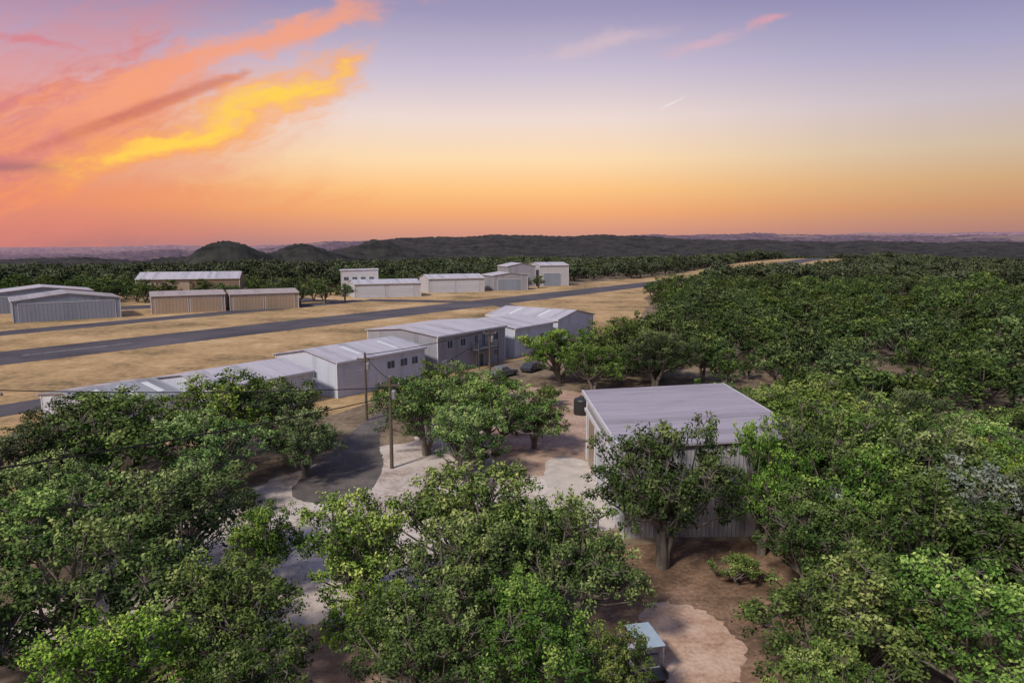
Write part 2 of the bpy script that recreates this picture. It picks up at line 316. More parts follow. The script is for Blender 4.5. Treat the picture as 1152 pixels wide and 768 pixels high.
# ------------------------------------------------------------ buildings
footprints=[]
def building(name,origin,ang,L,W,eave,rise,ridge='x',wall=M_WHITE,roofm=M_ROOFX,trim=M_TRIM,doors=(),wins=(),over=0.3,skylights=0,extra=None):
    rz=rad(ang); e=empty(name,(origin[0],origin[1],0),rz)
    c,s=math.cos(rz),math.sin(rz)
    footprints.append((origin[0]+c*L/2-s*W/2,origin[1]+s*L/2+c*W/2,math.hypot(L,W)/2+1.5))
    t=0.14
    if ridge=='x':
        V=[(0,0,0),(L,0,0),(L,W,0),(0,W,0),(0,0,eave),(L,0,eave),(L,W,eave),(0,W,eave),(0,W/2,eave+rise),(L,W/2,eave+rise)]
        F=[(0,1,5,4),(2,3,7,6),(1,2,6,9,5),(3,0,4,8,7)]
        k=rise/(W/2)
        slabs=[[(-over,-over,eave-k*over),(L+over,-over,eave-k*over),(L+over,W/2,eave+rise),(-over,W/2,eave+rise)],
               [(-over,W/2,eave+rise),(L+over,W/2,eave+rise),(L+over,W+over,eave-k*over),(-over,W+over,eave-k*over)]]
    elif ridge=='y':
        V=[(0,0,0),(L,0,0),(L,W,0),(0,W,0),(0,0,eave),(L,0,eave),(L,W,eave),(0,W,eave),(L/2,0,eave+rise),(L/2,W,eave+rise)]
        F=[(0,1,5,8,4),(2,3,7,9,6),(1,2,6,5),(3,0,4,7)]
        k=rise/(L/2)
        slabs=[[(-over,-over,eave-k*over),(L/2,-over,eave+rise),(L/2,W+over,eave+rise),(-over,W+over,eave-k*over)],
               [(L/2,-over,eave+rise),(L+over,-over,eave-k*over),(L+over,W+over,eave-k*over),(L/2,W+over,eave+rise)]]
    else: # mono pitch rising along +x
        V=[(0,0,0),(L,0,0),(L,W,0),(0,W,0),(0,0,eave),(L,0,eave+rise),(L,W,eave+rise),(0,W,eave)]
        F=[(0,1,5,4),(2,3,7,6),(1,2,6,5),(3,0,4,7)]
        k=rise/L
        slabs=[[(-over,-over,eave-k*over),(L+over,-over,eave+rise+k*over),(L+over,W+over,eave+rise+k*over),(-over,W+over,eave-k*over)]]
    pymesh('walls',V,F,wall,e)
    RV=[];RF=[]
    for sl in slabs:
        o=len(RV); RV+=[(a,b,z+0.02) for a,b,z in sl]+[(a,b,z+0.02+t) for a,b,z in sl]
        RF+=[(o,o+3,o+2,o+1),(o+4,o+5,o+6,o+7),(o,o+1,o+5,o+4),(o+1,o+2,o+6,o+5),(o+2,o+3,o+7,o+6),(o+3,o,o+4,o+7)]
    pymesh('roof',RV,RF,roofm,e)
    g=[]
    if ridge=='x':
        z=eave-rise/(W/2)*over; g=[(-over-0.02,L+over+0.02,-over-0.12,-over-0.01,z-0.12,z+0.14),(-over-0.02,L+over+0.02,W+over+0.01,W+over+0.12,z-0.12,z+0.14)]
    elif ridge=='y':
        z=eave-rise/(L/2)*over; g=[(-over-0.12,-over-0.01,-over-0.02,W+over+0.02,z-0.12,z+0.14),(L+over+0.01,L+over+0.12,-over-0.02,W+over+0.02,z-0.12,z+0.14)]
    else:
        z=eave-rise/L*over; g=[(-over-0.14,-over-0.01,-over-0.02,W+over+0.02,z-0.16,z+0.17),(L+over+0.01,L+over+0.12,-over,W+over,eave+rise-0.15,eave+rise+0.2)]
    boxes('gutter',g,trim,e)
    ct=[]
    w=0.1
    for cx,cy in ((0,0),(L,0),(L,W),(0,W)):
        zt=eave-0.05 if not(ridge=='mono' and cx==L) else eave+rise-0.05
        ct.append((cx-w if cx==0 else cx-0.06,cx+0.06 if cx==0 else cx+w,cy-w if cy==0 else cy-0.06,cy+0.06 if cy==0 else cy+w,0,zt))
    boxes('corner_trim',ct,trim,e)
    def onwall(wl,pos,z0,w,h,d0,d1):
        if wl=='S': return (pos,pos+w,-d1,-d0,z0,z0+h)
        if wl=='N': return (pos,pos+w,W+d0,W+d1,z0,z0+h)
        if wl=='W': return (-d1,-d0,pos,pos+w,z0,z0+h)
        return (L+d0,L+d1,pos,pos+w,z0,z0+h)
    for (wl,pos,w_,h,mat) in doors:
        boxes('door',[onwall(wl,pos,0.02,w_,h,0.003,0.06)],mat,e)
        boxes('door_frame',[onwall(wl,pos-0.12,0.02,0.12,h,0.003,0.1),onwall(wl,pos+w_,0.02,0.12,h,0.003,0.1),onwall(wl,pos-0.12,0.02+h,w_+0.24,0.14,0.003,0.1)],trim,e)
    for (wl,pos,z0,w_,h) in wins:
        boxes('window_glass',[onwall(wl,pos,z0,w_,h,0.003,0.03)],M_GLASS,e)
        f_=0.07
        boxes('window_frame',[onwall(wl,pos-f_,z0-f_,f_,h+2*f_,0.003,0.07),onwall(wl,pos+w_,z0-f_,f_,h+2*f_,0.003,0.07),
            onwall(wl,pos,z0+h,w_,f_,0.003,0.07),onwall(wl,pos,z0-f_,w_,f_,0.003,0.09),onwall(wl,pos+w_/2-0.02,z0,0.04,h,0.031,0.06)],trim,e)
    if skylights:
        sv=[];sf=[]
        for i in range(skylights):
            if ridge=='x':
                xx=L*(i+0.7)/(skylights+0.4); k=rise/(W/2)
                for (ya,yb,sg) in ((W*0.1,W*0.42,1),(W*0.58,W*0.9,-1)):
                    za=eave+(k*ya if sg>0 else k*(W-ya))+t+0.035; zb=eave+(k*yb if sg>0 else k*(W-yb))+t+0.035
                    o=len(sv); sv+=[(xx,ya,za),(xx+0.8,ya,za),(xx+0.8,yb,zb),(xx,yb,zb)]; sf.append((o,o+1,o+2,o+3))
            elif ridge=='y':
                yy=W*(i+0.7)/(skylights+0.4); k=rise/(L/2)
                for (xa,xb,sg) in ((L*0.1,L*0.42,1),(L*0.58,L*0.9,-1)):
                    za=eave+(k*xa if sg>0 else k*(L-xa))+t+0.035; zb=eave+(k*xb if sg>0 else k*(L-xb))+t+0.035
                    o=len(sv); sv+=[(xa,yy,za),(xb,yy,zb),(xb,yy+0.8,zb),(xa,yy+0.8,za)]; sf.append((o,o+1,o+2,o+3))
        pymesh('roof_skylights',sv,sf,M_SKYL,e)
    return e
A0=math.degrees(math.atan2(0.818,0.575))
mh=building('metal_hangar',(7.6,45.1),2.0,12.3,17.5,6.4,0.55,'mono',M_STEELW,M_LILAC_RX,M_TRIM,
  doors=[('W',1.6,4.2,4.6,M_DOOR),('W',7.0,4.2,4.6,M_DOOR),('W',12.6,3.6,4.6,M_DOORT),('S',8.6,1.0,2.1,M_TRIM)],wins=[('S',3.0,1.2,1.2,1.0)],over=0.35)
boxes('door_track',[(-0.35,-0.12,1.0,17.0,4.85,5.1)],M_TRIM,mh)
building('hangar',(-42.2,68.0),A0,9.2,12,3.5,0.9,'x',M_WHITE,M_ROOFG,skylights=3)
building('hangar',(-33.3,75.2),A0,13.6,11.5,4.0,1.0,'x',M_WHITE,M_ROOFX,skylights=0,wins=[('S',3,1.3,1.4,0.8)],doors=[('S',9,0.95,2.1,M_TRIM)])
building('hangar',(-22.7,88.3),A0,16.6,12.5,4.7,1.1,'x',M_WHITE,M_ROOFX,skylights=2,doors=[('S',1.4,4.0,3.6,M_DOOR),('S',7.0,1.0,2.1,M_TRIM)],wins=[('S',9.0,2.6,1.4,1.0),('S',11.6,2.6,1.4,1.0),('S',14.0,2.6,1.2,1.0),('W',4,2.2,1.2,0.9)])
dh=building('two_storey_hangar',(-11.3,103.9),A0,17.4,15,6.0,0.7,'x',M_GREYW,M_ROOFX,
  doors=[('S',1.0,0.95,2.1,M_TRIM),('S',9.6,1.8,2.1,M_GLASS)],
  wins=[('S',2.6,1.1,1.2,1.0),('S',2.2,3.9,1.3,1.2),('S',5.4,3.9,1.3,1.2),('S',9.0,3.3,0.9,2.0),('S',11.0,3.3,0.9,2.0),('S',14.2,3.9,1.3,1.2),('S',14.2,1.2,1.3,1.1),('W',5,3.8,1.3,1.0)])
boxes('balcony_deck',[(7.8,13.2,-1.9,-0.1,3.0,3.2)],M_DTRIM,dh)
boxes('balcony_posts',[(x,x+0.12,-1.85,-1.73,0.0,4.2) for x in (7.85,10.4,13.0)]+[(x,x+0.12,-0.95,-0.83,3.2,4.2) for x in (7.85,13.0)],M_DTRIM,dh)
boxes('balcony_railing',[(7.85,13.12,-1.83,-1.77,z,z+0.05) for z in (3.5,3.85,4.2)]+[(7.88,7.93,-1.77,-0.1,z,z+0.05) for z in (3.5,3.85,4.2)]+[(13.04,13.09,-1.77,-0.1,z,z+0.05) for z in (3.5,3.85,4.2)],M_DTRIM,dh)
building('hangar',(0.5,120.7),A0,12.5,15,5.2,1.0,'x',M_WHITE,M_ROOFX,doors=[('S',2,4,3.6,M_DOOR)],wins=[('S',8,2.4,1.4,1)])
building('hangar',pq(113.5,-69),A0,14,17,5.4,1.3,'y',M_WHITE,M_ROOFY,doors=[('S',3.2,5,4,M_DOOR)],skylights=2)
building('grey_hangar',(-126.5,174.5),37,24,18,5.4,1.6,'y',M_BLUEW,M_ROOFG,doors=[('S',1.2,21.6,4.7,M_DOORG)],skylights=3)
building('grey_hangar',(-148,196),37,25,16,5.8,1.5,'y',M_BLUEW,M_ROOFY,doors=[('S',1.5,21,4.8,M_DOORG)],skylights=2)
building('tan_hangar',(-103,197),28,19.5,13,5.2,0.8,'x',M_TANW,M_ROOFT,doors=[('S',1,8.5,4.3,M_DOORT),('S',10.2,8.5,4.3,M_DOORT)])
building('tan_hangar',(-84.6,207),28,20,13,5.0,0.8,'x',M_TANW,M_ROOFT,doors=[('S',1,8.5,4.2,M_DOORT),('S',10.2,8.5,4.2,M_DOORT)])
building('brown_hangar',(-140,258),16,36,18,6.8,2.2,'x',M_BROWNW,M_ROOFX,doors=[('S',4,14,5,M_DOORT)])
building('white_office_building',(-66,268),14,14,12,9.6,0.3,'mono',M_STUCCO,M_ROOFX,wins=[('S',1+i*3.2,z,1.8,1.3) for i in range(4) for z in (1.2,5.9)])
building('white_hangar',(-58,255),22,25,14,5.2,1.2,'x',M_STUCCO,M_ROOFX,doors=[('S',2,9,4.2,M_DOOR),('S',13,9,4.2,M_DOOR)])
building('white_hangar',(-34,282),22,24,14,5.8,1.4,'x',M_STUCCO,M_ROOFX,doors=[('S',2,9,4.4,M_DOOR),('S',12.5,9,4.4,M_DOOR)])
building('grey_hangar',(-8,296),22,16,14,6.4,1.1,'y',M_GREYW,M_ROOFY,doors=[('S',2,11,4.8,M_DOORG)])
building('grey_hangar',(-2,322),20,14,14,9.5,1.4,'y',M_GREYW,M_ROOFY,doors=[('S',2,9,6,M_DOORG)])
building('grey_hangar',(13,328),20,15,14,9.8,1.2,'x',M_STUCCO,M_ROOFX,doors=[('S',2,9,6,M_DOORG)])

# ------------------------------------------------------------ trees
def tree_mesh(name,seed,R=4.0,H=7.0,nl=24,nt=18,nleaf=60,ls=0.085,leafm=M_LEAF,bran=True,tuftr=0.40,bare=0.0,sp=0.52):
    g=np.random.default_rng(seed)
    th=H*g.uniform(0.2,0.28); cz=th+(H-th)*0.38; hz=(H-th)*0.62
    ph=g.uniform(0,6.28,4)
    lobes=[];k=0
    while len(lobes)<nl and k<8000:
        k+=1
        d=g.normal(size=3); d/=np.linalg.norm(d)
        if d[2]<-0.3: continue
        a=math.atan2(d[1],d[0]); rr=R*(0.82+0.20*math.sin(2*a+ph[0])+0.16*math.sin(3*a+ph[1])+0.08*math.sin(5*a+ph[3]))
        u=g.random()
        f=g.uniform(0.80,1.10) if u<0.42 else (g.uniform(0.5,0.85) if u<0.85 else g.uniform(0.1,0.5))
        c=np.array([d[0]*rr*f,d[1]*rr*f,cz+d[2]*hz*f*(0.95)])
        lr=R*(g.uniform(0.10,0.19) if u<0.42 else g.uniform(0.17,0.28))
        if any(np.linalg.norm(c-l[0])<(sp+0.13)*(lr+l[1]) for l in lobes): continue
        lobes.append((c,lr))
    V=[];Q=[];mi=[];tint=[]
    cnt=[0]
    def addtube(pts,rs,n):
        v,q=tube(pts,rs,n)
        V.append(np.array(v)); Q.append(np.array(q)+cnt[0]); cnt[0]+=len(v); mi.extend([0]*len(q)); tint.extend([0.5]*len(q))
    nst=g.integers(2,4)
    tr=0.05*R+0.04
    stems=[]
    for s in range(nst):
        a=ph[2]+s*6.28/nst+g.uniform(-.4,.4); off=np.array([math.cos(a),math.sin(a),0])
        p=[off*0.12,off*0.25+np.array([0,0,th*0.5]),off*0.6+np.array([g.uniform(-.2,.2),g.uniform(-.2,.2),th*1.05]),off*R*0.28+np.array([0,0,cz*0.95])]
        addtube(p,[tr*1.25,tr*0.95,tr*0.75,tr*0.45],7); stems.append(p)
    T=[]
    for c,lr in lobes:
        s=min(stems,key=lambda p:np.linalg.norm((p[2]-c)[:2])); st_=s[2] if g.random()<0.6 else s[3]*0.6+s[2]*0.4
        mid=(st_+c)/2+np.array([g.uniform(-.4,.4),g.uniform(-.4,.4),-0.06*R]); 
        addtube([st_,mid,c+np.array([0,0,-lr*0.2])],[tr*0.42,tr*0.26,tr*0.13],5)
        tone=g.uniform(-0.20,0.20)
        ntl=max(4,int(nt*(lr/(0.24*R))**2)); isbare=g.random()<bare
        for t in range(ntl):
            d=g.normal(size=3); d[2]=d[2]*0.9+0.3; d/=np.linalg.norm(d)
            q=c+d*lr*np.array([1.15,1.15,0.85])*g.uniform(0.6,1.3)
            if bran: addtube([c+np.array([0,0,-lr*0.2]),(c+q)/2+g.uniform(-.12,.12,3),q+d*0.12],[tr*0.12,tr*0.09,tr*0.04],3)
            if isbare and g.random()<0.85: continue
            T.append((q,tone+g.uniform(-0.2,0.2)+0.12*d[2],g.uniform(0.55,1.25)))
    C=np.array([t[0] for t in T]); tn=np.array([t[1] for t in T]); ts0=np.array([t[2] for t in T]); ts=ts0*tuftr*R/4
    rep=np.maximum(5,(nleaf*ts0**1.7)).astype(int)
    C=np.repeat(C,rep,0); tn=np.repeat(tn,rep); ts=np.repeat(ts,rep); n=len(C)
    off=g.normal(size=(n,3)); off/=np.linalg.norm(off,axis=1)[:,None]; rad_=g.uniform(0,1,n)**0.5
    O=off*(rad_*ts)[:,None]*np.array([1.15,1.15,0.8]); 
    O+= g.normal(size=(n,3))*0.06*ls/0.08
    cen=C+O
    nrm=off*0.5+np.array([0,0,0.45])+g.normal(size=(n,3))*0.5; nrm/=np.linalg.norm(nrm,axis=1)[:,None]
    t1=np.cross(nrm,g.normal(size=(n,3))); t1/=np.linalg.norm(t1,axis=1)[:,None]; t2=np.cross(nrm,t1)
    sz=ls*g.uniform(0.6,1.35,n)
    a=cen+t1*(sz*1.25)[:,None]; b=cen+t2*(sz*0.7)[:,None]; c_=cen-t1*(sz*1.25)[:,None]; d_=cen-t2*(sz*0.7)[:,None]
    LV=np.stack([a,b,c_,d_],1).reshape(-1,3)
    V.append(LV); Q.append(np.arange(n*4).reshape(-1,4)+cnt[0])
    mi.extend([1]*n)
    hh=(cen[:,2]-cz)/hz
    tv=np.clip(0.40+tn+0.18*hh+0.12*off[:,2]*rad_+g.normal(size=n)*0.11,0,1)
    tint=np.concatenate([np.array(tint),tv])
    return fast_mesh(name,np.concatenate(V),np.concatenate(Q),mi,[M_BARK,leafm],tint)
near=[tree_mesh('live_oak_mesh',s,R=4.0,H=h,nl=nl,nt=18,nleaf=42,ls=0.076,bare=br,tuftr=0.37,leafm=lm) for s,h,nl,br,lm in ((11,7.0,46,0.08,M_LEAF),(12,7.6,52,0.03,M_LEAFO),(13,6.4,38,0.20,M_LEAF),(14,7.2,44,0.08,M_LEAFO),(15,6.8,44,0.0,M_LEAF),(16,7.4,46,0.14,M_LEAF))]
HB=[7.0,7.6,6.4,7.2,6.8,7.4]
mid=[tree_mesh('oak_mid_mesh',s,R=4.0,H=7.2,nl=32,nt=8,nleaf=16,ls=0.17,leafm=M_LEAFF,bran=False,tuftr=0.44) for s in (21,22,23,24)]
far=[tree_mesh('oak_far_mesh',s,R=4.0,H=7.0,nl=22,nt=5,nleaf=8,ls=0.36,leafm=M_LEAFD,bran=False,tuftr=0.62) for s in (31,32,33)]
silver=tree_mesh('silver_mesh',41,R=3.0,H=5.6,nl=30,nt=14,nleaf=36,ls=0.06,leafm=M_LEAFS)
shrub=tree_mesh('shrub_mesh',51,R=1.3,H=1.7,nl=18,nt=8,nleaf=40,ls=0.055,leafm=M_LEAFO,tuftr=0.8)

# x, y, crown radius, height
TR=[(-32,54,6.2,8.4),(-27,61,5.8,8.2),(-20.6,62,4.8,7.7),(-17.8,57.5,3.2,5.8),(-24,52,4.6,6.8),(-36,47,4.7,6.8),(-38,60,4.2,6.5),
(-8.2,64,4.2,7.8),(-1.5,64,4.6,7.6),(-4.4,57,3.6,6.4),(2.2,66,2.6,5.4),(-9,72,3.2,7.2),(-6.6,82,3.2,5.6),(-15,82.5,2.0,3.8),
(6.9,98,5.2,8.4),(15,104,6,8.8),(11,92,3.8,6.7),(20,95,5,8),
(9.4,40.8,3.9,9.1),(16.2,42.6,2.9,8.6),(19.8,44.0,3.6,9.2),(23.5,50,4.4,8.4),(26,57,5,8.4),
(-2.6,38,4.1,7.4),(-7.8,34.5,3.5,6.8),(-2.4,32.5,3.5,6.6),(2.9,33.2,3.3,7.0),(-3.6,26.8,2.8,5.4),(0.8,27.4,2.9,5.8),(-5.8,29.5,2.2,4.8),(3.9,26.2,2.0,4.4),(1.5,36.4,3.0,6.0),
(-19.8,38,4.4,7.2),(-19.4,30,4.4,7.0),(-12.6,29,3.3,6.4),(-26.5,37,4.6,6.8),(-14.4,37.8,2.2,5.4),(-23,26,3.8,6.6),(-15.5,24.8,3.0,5.8),(-10.3,24,2.5,4.8),(-30,43,3.8,6.2),
(13.8,27.2,3.8,6.8),(21.8,33.5,4.4,8.2),(21,40,4.0,8.2),(16.8,36.5,3.0,6.4),(19.4,26.6,3.7,6.8),(26,41,4.4,8.6),(12,23.4,2.4,5.0),(26.5,48,4.4,8.6),(28,33,4.2,8),(31,38,4.2,8.4),(26,27,4,7.2)]
rt=random.Random(9)
tree_xy=[]
nearobs=[]
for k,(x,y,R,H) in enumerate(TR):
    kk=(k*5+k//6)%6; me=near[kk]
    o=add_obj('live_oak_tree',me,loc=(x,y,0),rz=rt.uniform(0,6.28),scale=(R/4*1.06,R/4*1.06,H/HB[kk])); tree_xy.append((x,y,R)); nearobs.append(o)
add_obj('silver_leaf_tree',silver,loc=(26.6,37.2,0),rz=1,scale=1.4)
for x,y,s in ((4.2,46,1),(-6.2,50,0.9),(13.4,38.6,1.0),(17,31,1.3),(6.2,38.5,0.8),(-9.5,38.5,1),(10.8,25.8,1.1),(-3,60,1.1),(0.5,71,1.2),(4.5,84,1.4),(-1,88,1.5),(-9.4,44,0.8),(-19.5,49,1.0),(14.5,35,0.8)):
    add_obj('shrub',shrub,loc=(x,y,0),rz=rt.uniform(0,6),scale=s)
mids=[add_obj('live_oak_tree',m,loc=l,rz=1.0*i) for i,(m,l) in enumerate(zip(mid,((28,100,0),(20,112,0),(36,92,0),(31,66,0))))]
fars=[add_obj('live_oak_tree',m,loc=l,rz=1.0*i) for i,(m,l) in enumerate(zip(far,((-75,290,0),(-90,262,0),(-45,308,0))))]
for o in mids+fars: tree_xy.append((o.location.x,o.location.y,4))
for x,y,s in ((-70,228,0.9),(-63,232,1.1),(-76,236,1.2),(-69,240,1.2),(-80,230,1.0),(-58,240,0.9),(12,314,0.8),(7,309,0.7),(-98,232,1.0),(-125,235,1.0),(-110,245,1.1),(-88,240,1.1)):
    o=add_obj('live_oak_tree',mid[int(abs(x))%4],loc=(x,y,0),rz=x,scale=s); tree_xy.append((x,y,5))

g=np.random.default_rng(77)
def band(r0,r1,sp,smin,smax,azl=50,keepf=1.0,jj=0.48):
    xs=np.arange(-r1,r1,sp); ys=np.arange(0,r1,sp); X,Y=np.meshgrid(xs,ys); X=X+g.uniform(-jj,jj,X.shape)*sp; Y=Y+g.uniform(-jj,jj,Y.shape)*sp
    # rotate the candidate grid so that it never lines up with the view
    ca,sa=math.cos(0.45),math.sin(0.45); X,Y=X*ca-Y*sa,X*sa+Y*ca
    X=X.ravel();Y=Y.ravel(); r=np.hypot(X,Y); az=np.degrees(np.arctan2(X,Y))
    k=(r>=r0)&(r<r1)&(np.abs(az)<azl)&(g.random(len(X))<keepf); X=X[k];Y=Y[k]
    p=0.575*X+0.818*Y; q=0.818*X-0.575*Y
    wv=4*np.sin(p/19.)+3*np.sin(p/7.3+1)
    edge=np.interp(p,[0,60,100,150,200,240,300,430,520,1060,1200,2000],[-30,-40,-52,-62,-84,-108,-115,-112,-94,-100,-125,-160])
    ledge=np.interp(p,[-200,100,150,220,260,300,400,520,1060,1200,2000],[-258,-248,-232,-224,-216,-184,-172,-190,-190,-170,-160])+wv*0.7
    right=(q>edge+np.maximum(wv,0)*0.5)&(X>np.interp(Y,[0,45,60,62.5,85,95,120],[24,24,27,23,24,14,10]))
    left=(q<ledge)
    keep=right|left
    X=X[keep];Y=Y[keep]
    ok=np.ones(len(X),bool)
    for fx,fy,fr in footprints: ok&=np.hypot(X-fx,Y-fy)>fr+2.5
    for fx,fy,fr in tree_xy: ok&=np.hypot(X-fx,Y-fy)>fr*0.8
    X=X[ok];Y=Y[ok]
    w=np.sin(X/23.+np.sin(Y/31.)*1.7)*np.cos(Y/27.+X/60.)
    S=(smin+(smax-smin)*g.beta(1.3,1.8,len(X)))*(1+0.18*w); return X,Y,S
def woodland(name,bands,objs,seed):
    XS=[band(*b) for b in bands]
    X=np.concatenate([b[0] for b in XS]);Y=np.concatenate([b[1] for b in XS]);S=np.concatenate([b[2] for b in XS])
    Z=Hgt(X,Y)-0.2
    me=bpy.data.meshes.new(name); me.vertices.add(len(X)); me.vertices.foreach_set('co',np.stack([X,Y,Z],1).astype(np.float32).ravel())
    a=me.attributes.new('rot','FLOAT_VECTOR','POINT'); rr=np.zeros((len(X),3),np.float32); rr[:,2]=g.uniform(0,6.28,len(X)); a.data.foreach_set('vector',rr.ravel())
    a=me.attributes.new('scl','FLOAT_VECTOR','POINT'); ss=np.stack([S,S,np.minimum(S,1.5)**0.7*g.uniform(0.68,1.12,len(X))],1).astype(np.float32); a.data.foreach_set('vector',ss.ravel())
    a=me.attributes.new('idx','INT','POINT'); a.data.foreach_set('value',g.integers(0,len(objs),len(X)).astype(np.int32))
    ob=add_obj(name,me)
    ng=bpy.data.node_groups.new(name+'_nodes','GeometryNodeTree')
    ng.interface.new_socket('Geometry',in_out='INPUT',socket_type='NodeSocketGeometry'); ng.interface.new_socket('Geometry',in_out='OUTPUT',socket_type='NodeSocketGeometry')
    N=ng.nodes;L=ng.links; gi=N.new('NodeGroupInput');go=N.new('NodeGroupOutput')
    j=N.new('GeometryNodeJoinGeometry')
    for o in objs:
        oi=N.new('GeometryNodeObjectInfo'); oi.inputs['Object'].default_value=o; oi.inputs['As Instance'].default_value=True; oi.transform_space='ORIGINAL'
        L.new(oi.outputs['Geometry'],j.inputs[0])
    ip=N.new('GeometryNodeInstanceOnPoints'); L.new(gi.outputs[0],ip.inputs['Points']); L.new(j.outputs[0],ip.inputs['Instance']); ip.inputs['Pick Instance'].default_value=True
    for nm,dt,sk in (('rot','FLOAT_VECTOR','Rotation'),('scl','FLOAT_VECTOR','Scale'),('idx','INT','Instance Index')):
        na_=N.new('GeometryNodeInputNamedAttribute'); na_.data_type=dt; na_.inputs['Name'].default_value=nm
        L.new(na_.outputs['Attribute'],ip.inputs[sk])
    L.new(ip.outputs[0],go.inputs[0])
    md=ob.modifiers.new('scatter','NODES'); md.node_group=ng
    print(name,len(X)); return ob
woodland('oak_woodland',[(30,80,6.6,0.5,1.4,50,1.0,0.5)],nearobs[:6],1)
woodland('oak_woodland',[(80,330,7.2,0.6,1.5,46,0.93,0.6)],mids,1)
woodland('distant_oak_woodland',[(330,700,9.5,0.8,1.8,44,1.0,0.9),(700,1250,16,1.3,2.4,42,1.0,0.9)],fars,2)

# ------------------------------------------------------------ poles, wires, small things
def pole(x,y,h):
    e=empty('utility_pole',(x,y,0))
    lathe('post',[(0.17,0),(0.15,h*0.5),(0.11,h)],M_WOOD,e,10)
    boxes('crossarm',[(-0.9,0.9,-0.06,0.06,h-0.75,h-0.62)],M_WOOD,e)
    for i,xx in enumerate((-0.8,0,0.8)):
        lathe('insulator',[(0.05,0),(0.07,0.08),(0.04,0.18)],M_STEEL,e,8,loc=(xx,0,h-0.62 if xx else h))
    lathe('transformer',[(0.2,0),(0.22,0.1),(0.22,0.7),(0.12,0.8)],M_STEEL,e,14,loc=(0.35,-0.1,h-1.9))
    return e
poles=[(-23.5,25,11.6),(-10.8,60,8.3),(-16.6,77,7.8),(-3.2,98,8)]
for p in poles: pole(*p)
def wire(a,b,sag,name='power_line'):
    n=24;pts=[]
    for i in range(n+1):
        t=i/n; pts.append((a[0]+(b[0]-a[0])*t,a[1]+(b[1]-a[1])*t,a[2]+(b[2]-a[2])*t-sag*4*t*(1-t)))
    v,q=tube(pts,[0.045]*(n+1),5); return pymesh(name,[tuple(x) for x in v],[tuple(x) for x in q],M_WIRE)
wire((-23.5,25,11.0),(-10.8,60,6.6),0.3); wire((-40,52,8.9),(-10.8,60,7.4),0.3); wire((-10.8,60,8.1),(-16.6,77,7.6),0.25); wire((-16.6,77,7.6),(-3.2,98,7.8),0.3); wire((-10.8,60,7.3),(-3.2,98,7.2),0.5)
pole(-40,52,9.2)

t=empty('water_tank',(8.3,80,0)); lathe('tank_body',[(0.95,0),(1.0,0.1),(1.0,1.7),(0.9,1.85),(0.35,2.1),(0.3,2.2)],M_BLACK,t,24)
lathe('tank_ribs',[(1.03,0.5),(1.03,0.58)],M_BLACK,t,24)
s=empty('satellite_dish',(19.4,39.8,0),rad(-10)); lathe('mast',[(0.05,0),(0.05,5.2)],M_STEEL,s,8)
d=lathe('dish',[(0.02,-0.14),(0.3,-0.10),(0.55,0.0),(0.55,0.02),(0.3,-0.08),(0.02,-0.12)],M_STEEL,s,20,loc=(0,-0.1,5.3)); d.rotation_euler=(rad(60),0,0)
v,q=tube([(0,-0.15,4.9),(0,-0.6,5.15),(0,-0.75,5.4)],[0.02]*3,5); pymesh('feed_arm',[tuple(x) for x in v],[tuple(x) for x in q],M_STEEL,s)
c=empty('golf_cart',(6.2,30.1,0),rad(12))
boxes('body',[(-0.6,0.6,-1.15,1.15,0.28,0.55),(-0.6,0.6,0.75,1.15,0.55,0.85)],M_TRIM,c,0.05)
boxes('seat',[(-0.55,0.55,-0.35,0.2,0.56,0.82),(-0.55,0.55,-0.5,-0.36,0.60,1.2)],M_DTRIM,c,0.04)
boxes('canopy',[(-0.62,0.62,-1.0,1.0,1.85,1.93)],plain('canopy_blue_white',(0.34,0.42,0.50),0.5,0.1),c,0.03)
boxes('canopy_posts',[(x,x+0.05,y,y+0.05,0.55,1.85) for x in (-0.57,0.52) for y in (-0.95,0.8)],M_STEEL,c)
boxes('cargo_bed',[(-0.55,0.55,-1.55,-0.7,0.6,0.66),(-0.55,-0.5,-1.55,-0.7,0.67,0.9),(0.5,0.55,-1.55,-0.7,0.67,0.9)],M_DTRIM,c)
for x in (-0.58,0.58):
    for y in (-0.8,0.8):
        w=lathe('wheel',[(0.12,-0.09),(0.24,-0.08),(0.25,0),(0.24,0.08),(0.12,0.09)],M_BLACK,c,18,loc=(x,y,0.25)); w.rotation_euler=(0,rad(90),0)
